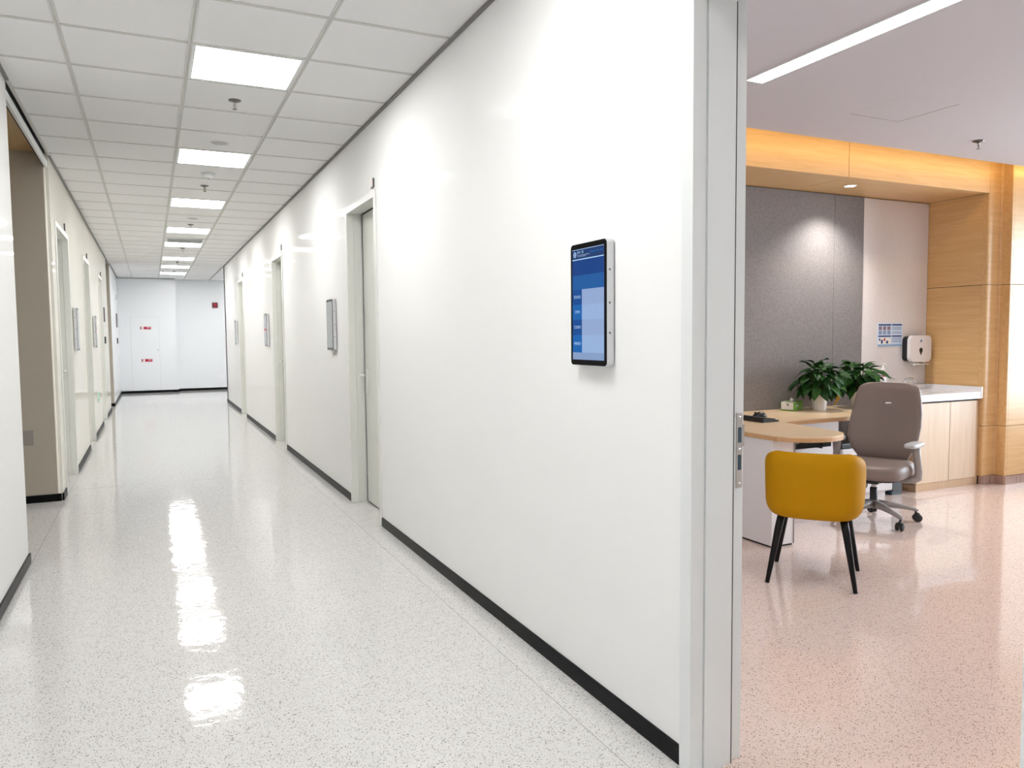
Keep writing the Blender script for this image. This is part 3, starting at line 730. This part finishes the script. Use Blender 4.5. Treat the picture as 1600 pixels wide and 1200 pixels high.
obj('wheel', lathe(bmesh.new(), [(.009, -.004), (.010, 0), (.009, .004)], (0, .032, .032), 14, 'x'), 'rubber', t)

# tissue box
t = thing('tissue_box', 'green and white tissue box against the fabric wall', 'box', (4.825, 4.743, DZ), rz=rad(25))
obj('carton', B(-.105, .105, -.055, .055, 0, .072, bev=.002, seg=1), 'green', t)
obj('end_label', B(-.1062, -.105, -.050, .050, .010, .070), 'paper', t)
obj('end_print', B(-.1066, -.1062, -.014, .004, .042, .060), 'grey', t)
obj('side_mark', prism(bmesh.new(), rrect(.05, .012, .005, 3, -.03, .040), -.0558, -.055, axis='y'), 'p_blue', t)
obj('top_label', B(-.10, -.02, -.052, .052, .072, .0726), 'paper', t)
ti = bmesh.new(); rings(ti, [[(.030*cos(a)*(1+.3*cos(3*a)), .012*sin(a), .072) for a in [2*pi*k/16 for k in range(16)]], [(.028*cos(a), .012*sin(a)+.004*cos(4*a), .085) for a in [2*pi*k/16 for k in range(16)]], [(.018*cos(a)-.01, .006*sin(a), .100) for a in [2*pi*k/16 for k in range(16)]]])
obj('tissue', ti, 'paper', t)

# ------------------------------------------------------------------ potted plants
def leaf_mesh(name, m, L=.1, Wd=.07, fold=.3, droop=.35):
    bm = bmesh.new(); n = 7; rows = []
    for i in range(n+1):
        u = i/n
        w = Wd/2*(math.sin(pi*min(1, (u*.93+.07))**.62))**.9 if i < n else .0
        y = L*u; z = -droop*L*u*u
        row = []
        for s in (-1, -.5, 0, .5, 1):
            yy = y - (.10*L*(abs(s))**1.5 if i <= 1 else 0)
            row.append(bm.verts.new((w*s, yy, z + fold*w*abs(s) - .12*w*(abs(s) > .7))))
        rows.append(row)
    for a, b in zip(rows, rows[1:]):
        for j in range(4):
            f = bm.faces.new((a[j], a[j+1], b[j+1], b[j])); f.smooth = True
    bmesh.ops.remove_doubles(bm, verts=bm.verts, dist=1e-5)
    me = bpy.data.meshes.new(name); bm.to_mesh(me); bm.free(); me.materials.append(M[m]); return me
LM = [leaf_mesh('leaf', 'leafA'), leaf_mesh('leaf', 'leafB', .095, .066, .4, .5), leaf_mesh('leaf', 'leafA', .11, .075, .2, .6), leaf_mesh('leaf', 'leafA', .085, .065, .5, .3)]
LY = leaf_mesh('leaf', 'leafY', .07, .03, .6, .9)
def plant(label, loc, seed, rx, rz_, yellow=False, extra=()):
    rnd = random.Random(seed)
    t = thing('potted_plant', label, 'plant', loc, group='pothos plants on the desk')
    obj('pot', lathe(bmesh.new(), [(.050, 0), (.053, .003), (.066, .135), (.0665, .140), (.062, .140), (.060, .125), (.005, .124)], seg=32), 'pot', t)
    obj('soil', lathe(bmesh.new(), [(.060, .120), (.058, .128), (.004, .131)], seg=20), 'soil', t)
    st = bmesh.new()
    N = 112
    for i in range(N):
        el = math.asin(-.62 + 1.60*((i+.5)/N)); az = i*2.39996 + rnd.uniform(-.3, .3)
        rr = rnd.uniform(.72, 1.05) if i % 3 else rnd.uniform(.4, .75)
        p = Vector((rx*rr*cos(el)*cos(az), rx*rr*cos(el)*sin(az), .240 + rz_*rr*sin(el)))
        if p.z < .17 and math.hypot(p.x, p.y) < .095: p.x *= 1.6; p.y *= 1.6; p.z += .03
        squash = p.y > .10
        if squash: p.y = .10
        base_ = Vector((.03*cos(az), .03*sin(az), .125))
        mid = base_.lerp(p, .55) + Vector((0, 0, .045))
        if i % 2 == 0: tube(st, [base_, mid, p], [.0025, .0022, .0018], 5)
        out = Vector((cos(az), sin(az), 0))
        tilt = -.15 - .75*rnd.random() + (1.0 if el > .7 else .55 if el > .35 else .1)
        if squash: az = az + (1.1 if p.x < 0 else -1.1); tilt = -1.0
        o = same('leaf', LM[rnd.randrange(4)], p, t)
        o.rotation_euler = Matrix.Rotation(az-pi/2+rnd.uniform(-.6, .6), 4, 'Z').to_3x3().__matmul__(Matrix.Rotation(tilt, 3, 'X') @ Matrix.Rotation(rnd.uniform(-.5, .5), 3, 'Y')).to_euler()
        sc = rnd.uniform(.75, 1.12); o.scale = (sc, sc, sc)
    for (dx, dy, dz, az, tilt, sc) in extra:
        o = same('leaf', LM[2], (dx, dy, dz), t, (tilt, 0, az-pi/2), (sc, sc, sc))
        tube(st, [(0, 0, .125), (dx*.5, dy*.5, max(dz, .16)+.03), (dx, dy, dz)], .0022, 5)
    if yellow:
        o = same('leaf', LY, (.155, -.06, .115), t, (-.9, .4, rad(-60))); o['label'] = 'yellowed curled leaf'
    obj('stems', st, 'stem', t)
    return t
plant('leafy green potted plant in a white pot beside the tissue box', (5.00, 4.615, DZ), 3, .150, .165, True, ((-.17, .06, .23, rad(165), -.1, 1.0), (-.13, .08, .25, rad(170), -.25, 1.1)))
plant('leafy green potted plant in a white pot behind the grey chair', (5.42, 4.585, DZ), 9, .150, .165, False, ((.12, -.09, .27, rad(-30), .3, 1.2), (.15, -.12, .22, rad(-38), -.2, 1.2)))

# ------------------------------------------------------------------ low white pedestal and dark tower under the desk
t = thing('storage_pedestal', 'low white drawer pedestal with black top under the desk', 'pedestal', (5.24, 4.48, 0))
obj('carcass', B(-.30, .29, -.155, .22, .05, .430, bev=.006), 'white', t)
obj('top_lid', B(-.295, .285, -.15, .215, .430, .475, bev=.008), 'black', t)
for k, (a, b) in enumerate(((.06, .185), (.19, .335), (.34, .425))): obj('drawer_front', B(-.296, .286, -.160, -.154, a, b, bev=.002, seg=1), 'white', t)
obj('foot', B(-.27, .25, -.12, .2, 0, .05), 'white', t)
t = thing('computer_tower', 'dark navy computer tower between pedestal and wood cabinet', 'computer', (5.63, 4.48, 0))
obj('case', B(-.075, .055, -.13, .25, .0, .36, bev=.004), 'navy', t)
obj('front_band', B(-.07, .05, -.134, -.13, .115, .127), 'teal', t)
obj('front_grille', B(-.065, .045, -.133, -.13, .02, .10), 'black', t)
obj('front_grille', B(-.065, .045, -.133, -.13, .15, .33), 'black', t)

# ------------------------------------------------------------------ sink cabinet
CX0, CX1, CYF = 5.83, XA-.004, 4.325
t = thing('sink_cabinet', 'pale wood sink cabinet with two tall doors', 'cabinet', (0, 0, 0))
cb = bmesh.new(); box(cb, CX0, CX0+.018, CYF+.02, YBK-.03, .0, .755); box(cb, CX1-.03, CX1, CYF+.004, YBK-.03, .0, .755); box(cb, CX0, CX1, YBK-.04, YBK-.03, 0, .755); box(cb, CX0, CX1, CYF+.03, YBK-.03, .06, .078)
obj('carcass', cb, 'cab_shade', t)
obj('plinth', B(CX0, CX1, CYF+.006, CYF+.024, 0, .066), 'cab_shade', t)
obj('top_gap', B(CX0+.01, CX1-.03, CYF+.012, CYF+.022, .735, .768), 'seal', t)
xm = 6.238
for a, b in ((CX0, xm-.0025), (xm+.0025, CX1-.032)): obj('door', B(a, b, CYF, CYF+.019, .068, .752, bev=.0015, seg=1), 'cab', t)
t = thing('worktop', 'thick white worktop with upstand over the sink cabinet', 'worktop', (0, 0, 0))
wt = bmesh.new(); sx0, sx1, sy0, sy1 = 6.0, 6.40, 4.42, 4.72; wy = YBK-.032
for a in ((CX0-.01, CX1, CYF-.025, sy0), (CX0-.01, CX1, sy1, wy), (CX0-.01, sx0, sy0, sy1), (sx1, CX1, sy0, sy1)): box(wt, *a, .770, .828)
obj('slab', wt, 'counter', t)
obj('upstand', B(CX1-.018, CX1, CYF-.03, wy, .770, .872, bev=.002, seg=1), 'counter', t)
obj('upstand', B(CX0-.01, CX1-.018, wy-.014, wy, .828, .868, bev=.002, seg=1), 'counter', t)
bs = bmesh.new()
for a in ((sx0-.005, sx0+.004, sy0, sy1, .62, .826), (sx1-.004, sx1+.005, sy0, sy1, .62, .826), (sx0, sx1, sy0-.005, sy0+.004, .62, .826), (sx0, sx1, sy1-.004, sy1+.005, .62, .826), (sx0, sx1, sy0, sy1, .612, .62)): box(bs, *a)
obj('basin', bs, 'pot', t)
t = thing('faucet', 'low arched chrome faucet behind the grey chair', 'faucet', (6.22, 4.765, .828))
obj('base', lathe(bmesh.new(), [(.026, 0), (.024, .01), (.018, .016), (.017, .05)], seg=20), 'chrome', t)
obj('spout', tube(bmesh.new(), [(0, 0, .03), (0, 0, .07), (-.01, -.025, .10), (-.02, -.07, .112), (-.03, -.11, .10), (-.033, -.13, .075)], [.015, .015, .014, .013, .012, .012], 12), 'chrome', t)
obj('lever', tube(bmesh.new(), [(0, 0, .075), (.012, .0, .10), (.05, -.02, .112), (.075, -.03, .108)], [.012, .011, .008, .006], 10), 'chrome', t)
t = thing('soap_bottle', 'white pump soap bottle with red label beside the plant', 'bottle', (5.905, 4.74, .828))
obj('bottle', rings(bmesh.new(), [[(x*k, y*k, z) for x, y in selp(.075, .05, 3.5, 24)] for z, k in ((0, .95), (.004, 1), (.165, 1), (.178, .9), (.184, .5), (.195, .42))]), 'white', t)
obj('label', B(-.037, .02, -.0262, -.025, .135, .162), 'red', t)
obj('pump_collar', lathe(bmesh.new(), [(.016, .19), (.016, .208), (.008, .212), (.006, .24)], seg=14), 'paper', t)
obj('pump_head', tube(bmesh.new(), [(-.008, .004, .245), (.02, -.004, .247), (.045, -.01, .240)], [.009, .007, .004], 8), 'paper', t)

# ------------------------------------------------------------------ paper dispenser and poster
YL = YP+.012
t = thing('paper_dispenser', 'black and white paper towel dispenser on the alcove wall', 'dispenser', (6.435, YL, 1.205))
obj('back_body', prism(bmesh.new(), rrect(.268, .232, .045, 6), -.058, 0, axis='y'), 'bezel_g', t)
obj('front_cover', prism(bmesh.new(), rrect(.285, .245, .05, 6), -.092, -.058, axis='y'), 'white', t)
dr = [(.0, -.062)] + [(.022*cos(rad(a)), -.012+.022*sin(rad(a))) for a in range(-20, 201, 20)]
obj('drop_window', prism(bmesh.new(), dr, -.0935, -.092, axis='y'), 'black', t)
obj('emblem', prism(bmesh.new(), rrect(.022, .024, .005, 3, 0, .072), -.0935, -.092, axis='y'), 'p_line', t)
pt = bmesh.new(); rings(pt, [[(x, -.02, -.115), (x, -.06, -.135-.01*sin(x*30)), (x, -.10, -.15+.008*cos(x*20)), (x, -.115, -.142)] for x in (-.10, -.05, 0, .05, .09)], closed=False)
bmesh.ops.solidify(pt, geom=pt.faces[:], thickness=.002)
obj('paper_sheet', pt, 'paper', t)
t = thing('handwashing_poster', 'pale blue instruction poster on the light alcove panel', 'poster', (6.13, YL, 1.337))
obj('sheet', B(-.166, .166, -.003, 0, -.106, .106), 'p_blue', t)
def ph(m, rects, name, d_=-.0038):
    b_ = bmesh.new()
    for x0, x1, z0, z1 in rects: box(b_, x0, x1, d_, -.003, z0, z1)
    obj(name, b_, m, t)
ph('p_navy', [(-.152, .014, .083, .097), (.026, .156, .083, .097), (-.155, .012, -.020, -.007), (.024, .152, -.020, -.007)], 'heading_bars')
ph('p_pic', [(-.15+.056*k, -.108+.056*k, .042, .076) for k in range(3)], 'pictures_upper')
ph('p_pic2', [(-.15+.056*k, -.108+.056*k, .003, .037) for k in range(3)], 'pictures_lower')
ph('p_line', [(.028, .15, z, z+.004) for z in (.066, .056, .046, .022, .012, -.034, -.044, -.058, -.068)], 'text_lines')
ph('p_foot', [(-.162, .162, -.104, -.088)], 'footer_bar')
ph('paper', [(-.150, .010, -.085, -.025)], 'picture_field')
ph('p_navy', [(-.145, -.128, -.055, -.032), (-.118, -.095, -.08, -.045), (-.05, -.025, -.08, -.055)], 'small_figures', -.0044)
ph('red', [(-.082, -.064, -.055, -.032)], 'red_figure', -.0044)

# ------------------------------------------------------------------ yellow tub chair
ph_ = math.atan2(-.78, .63)
t = thing('tub_chair', 'mustard yellow upholstered tub chair with black tapered legs', 'chair', (3.305, 3.072, 0), rz=ph_)
def tub_path(n=56):
    pts = []
    a_, b_ = .256, .235
    for k in range(n+1):
        th = rad(-90+180*k/n); s, c = sin(th), cos(th)
        pts.append(Vector((a_*math.copysign(abs(s)**.72, s), -.02-b_*abs(c)**.72, 0)))
    lead = [Vector((-a_, y, 0)) for y in (.20, .185, .16, .12, .06, .02)]
    tail = [Vector((a_, p.y, 0)) for p in reversed(lead)]
    return lead + pts[:] + tail
P = tub_path(); rs = []; NP = len(P)
# resample evenly
cum = [0]
for a, b in zip(P, P[1:]): cum.append(cum[-1] + (b-a).length)
def at(s):
    for i in range(NP-1):
        if s <= cum[i+1] + 1e-9:
            f = (s-cum[i])/max(1e-9, cum[i+1]-cum[i]); return P[i].lerp(P[i+1], f)
    return P[-1]
NS = 72; tot = cum[-1]
for k in range(NS+1):
    u = k/NS; s = tot*u
    p = at(s); tg = (at(min(tot, s+.03)) - at(max(0, s-.03))).normalized()
    nrm = Vector((-tg.y, tg.x, 0)) * -1        # outward
    q = abs(2*u-1)                              # 0 at the back, 1 at the arm tips
    ztop = .725 - .22*max(0, q-.34)**1.25
    zbot = .365 + .05*max(0, q-.35)**1.5
    edge = min(1, (1-q)/.045); sc = math.sqrt(max(.02, 1-(1-edge)**2))
    zc, hh = (ztop+zbot)/2, (ztop-zbot)/2*(.55+.45*sc)
    th_ = .031*sc
    ring = []
    for j in range(28):
        a = 2*pi*j/28; c, sn = cos(a), sin(a)
        x_ = th_*math.copysign(abs(c)**.75, c); z_ = hh*math.copysign(abs(sn)**.36, sn)
        zz_ = zc + z_
        lean = .006*(zz_-.54)/.18 - .022*max(0, (.44-zz_)/.08)**2 - .010*max(0, (zz_-.66)/.06)**2
        w = p + nrm*(x_ - .031 + lean)
        ring.append((w.x, w.y, zz_))
    rs.append(ring)
obj('backrest_shell', rings(bmesh.new(), rs), 'yellow', t)
obj('seat_cushion', rings(bmesh.new(), [[(x*k, y*k+.0, z) for x, y in selp(.455, .44, 3.6, 44)] for z, k in ((.378, .88), (.388, .96), (.41, 1), (.445, 1), (.466, .96), (.474, .85), (.478, .5), (.479, .1))]), 'yellow', t)
obj('seat_base', rings(bmesh.new(), [[(x*k, y*k, z) for x, y in selp(.40, .39, 3.6, 36)] for z, k in ((.368, .9), (.370, 1), (.380, 1))]), 'black', t)
for sx, sy in ((-1, -1), (1, -1), (-1, 1), (1, 1)):
    obj('leg', tube(bmesh.new(), [(sx*.155, sy*.150, .375), (sx*.170, sy*.165, .30), (sx*.2205, sy*.2125, .002), (sx*.221, sy*.213, 0)], [.021, .020, .0115, .011], 14), 'blackmet', t)

# ------------------------------------------------------------------ grey office chair
ph2 = math.atan2(.94, -.34)
t = thing('office_chair', 'grey leather swivel office chair on castors behind the desk', 'chair', (4.685, 3.815, 0), rz=ph2)
for k in range(5):
    a = rad(-105+72*k) - ph2; c, s = cos(a), sin(a)
    lg = bmesh.new()
    rsx = []
    for r_, w_, h_, z_ in ((.03, .026, .030, .125), (.10, .024, .024, .122), (.20, .019, .017, .106), (.285, .015, .013, .088), (.305, .012, .010, .085)):
        rsx.append([(c*r_ - s*w_*cx_, s*r_ + c*w_*cx_, z_ + h_*cz_) for cx_, cz_ in ((1, -.6), (1, .5), (.6, .9), (-.6, .9), (-1, .5), (-1, -.6), (-.5, -.9), (.5, -.9))])
    obj('base_leg', rings(lg, rsx), 'taupe_p', t)
    cs = bmesh.new(); tube(cs, [(c*.29, s*.29, .095), (c*.29, s*.29, .05)], .008, 10)
    b_ = a + .6 + k*1.1; cc, ss = cos(b_), sin(b_)
    ctr = Vector((c*.29 + .012*ss, s*.29 - .012*cc, .027))
    for o_ in (-1, 1):
        pth = [ctr + Vector((cc, ss, 0))*o_*d_ for d_ in (.006, .009, .022, .025)]
        tube(cs, pth, [.024, .027, .027, .022], 18)
    tube(cs, [ctr - Vector((cc, ss, 0))*.008 + Vector((0, 0, .02)), ctr + Vector((cc, ss, 0))*.008 + Vector((0, 0, .02))], .018, 10)
    obj('castor', cs, 'rubber', t)
obj('hub', lathe(bmesh.new(), [(.034, .095), (.040, .105), (.040, .145), (.033, .155)], seg=24), 'taupe_p', t)
obj('gas_column', lathe(bmesh.new(), [(.024, .07), (.026, .08), (.026, .24), (.022, .245), (.0145, .248), (.0145, .30)], seg=20), 'black', t)
obj('column_ring', lathe(bmesh.new(), [(.017, .248), (.017, .275), (.015, .278)], seg=18), 'paper', t)
mc = bmesh.new(); box(mc, -.07, .07, -.12, .12, .285, .345, bev=.012); lathe(mc, [(.033, -.03), (.038, -.02), (.038, .03), (.033, .04)], (.0, .0, .265), 18, 'x') if False else None
tube(mc, [(.045, .02, .27), (.115, .02, .27)], [.036, .036], 18)
obj('tilt_mechanism', mc, 'black', t)
# seat
rs = []
for z, k in ((.335, .80), (.340, .92), (.355, .985), (.385, 1.0), (.415, .985), (.432, .93), (.440, .82), (.443, .55), (.444, .1)):
    rs.append([(x*k, y*k + .03, z - .020*max(0, (y*k)/.25)**2*(1 if z > .38 else .2) + .010*(abs(x*k)/.25)**2*(1 if z > .4 else 0)) for x, y in selp(.50, .50, 3.3, 48)])
obj('seat', rings(bmesh.new(), rs), 'taupe', t)
obj('seat_pan', rings(bmesh.new(), [[(x*k, y*k+.02, z) for x, y in selp(.40, .40, 3.3, 32)] for z, k in ((.315, .85), (.32, 1), (.34, 1))]), 'black', t)
# backrest
def back_sections(off, tk, grow=0, z0=.375, z1=.985):
    rs = []
    prof = ((0, .24), (.03, .29), (.10, .345), (.22, .435), (.36, .495), (.50, .503), (.65, .490), (.80, .465), (.90, .440), (.95, .415), (.98, .37), (.995, .31), (1.0, .24))
    for u, w in prof:
        z = z0 + (z1-z0)*u
        e_ = 1 if .03 < u < .97 else .55
        yb = -.205 - .105*u + .055*math.exp(-((u-.28)/.2)**2) + off     # lumbar swell, reclined
        ring = []
        for j in range(40):
            a = 2*pi*j/40; c, s = cos(a), sin(a)
            x = (w/2+grow)*math.copysign(abs(c)**.42, c); y = tk*e_/2*math.copysign(abs(s)**.75, s)
            ring.append((x, yb + y + .055*(x/.25)**2, z - .0*y))
        rs.append(ring)
    return rs
obj('backrest', rings(bmesh.new(), back_sections(0, .075)), 'taupe', t)
obj('back_shell', rings(bmesh.new(), back_sections(-.040, .022, -.012, .40, .96)), 'taupe_p', t)
obj('back_upright', tube(bmesh.new(), [(0, -.02, .31), (0, -.20, .30), (0, -.27, .34), (0, -.285, .50)], [.028, .03, .03, .022], 12), 'taupe_p', t)
tg = obj('stitched_emblem', rings(bmesh.new(), [[(.026*cos(a)*k, y_, .008*sin(a)*k) for a in [2*pi*j/20 for j in range(20)]] for k, y_ in ((1, 0), (.9, .005), (.3, .006))]), 'chrome', t)
tg.location = (0, -.247, .838); tg.scale = (1.35, 1.5, 1.35)
# arms
for s in (-1, 1):
    pa = bmesh.new()
    path = [(s*.13, -.03, .325), (s*.20, -.03, .318), (s*.255, -.032, .322), (s*.284, -.034, .340), (s*.287, -.034, .385), (s*.278, -.022, .48), (s*.268, .0, .568)]
    tube(pa, path, [.022, .026, .028, .028, .027, .026, .034], 12, flat=.95)
    ao = obj('armrest', pa, 'taupe_p', t)
    pd = rings(bmesh.new(), [[(x*k + s*.270, y*k + .02, z) for x, y in selp(.085, .24, 4, 32)] for z, k in ((.563, .85), (.566, .97), (.578, 1), (.588, .97), (.592, .85), (.593, .3))])
    obj('arm_pad', pd, 'pad', ao)
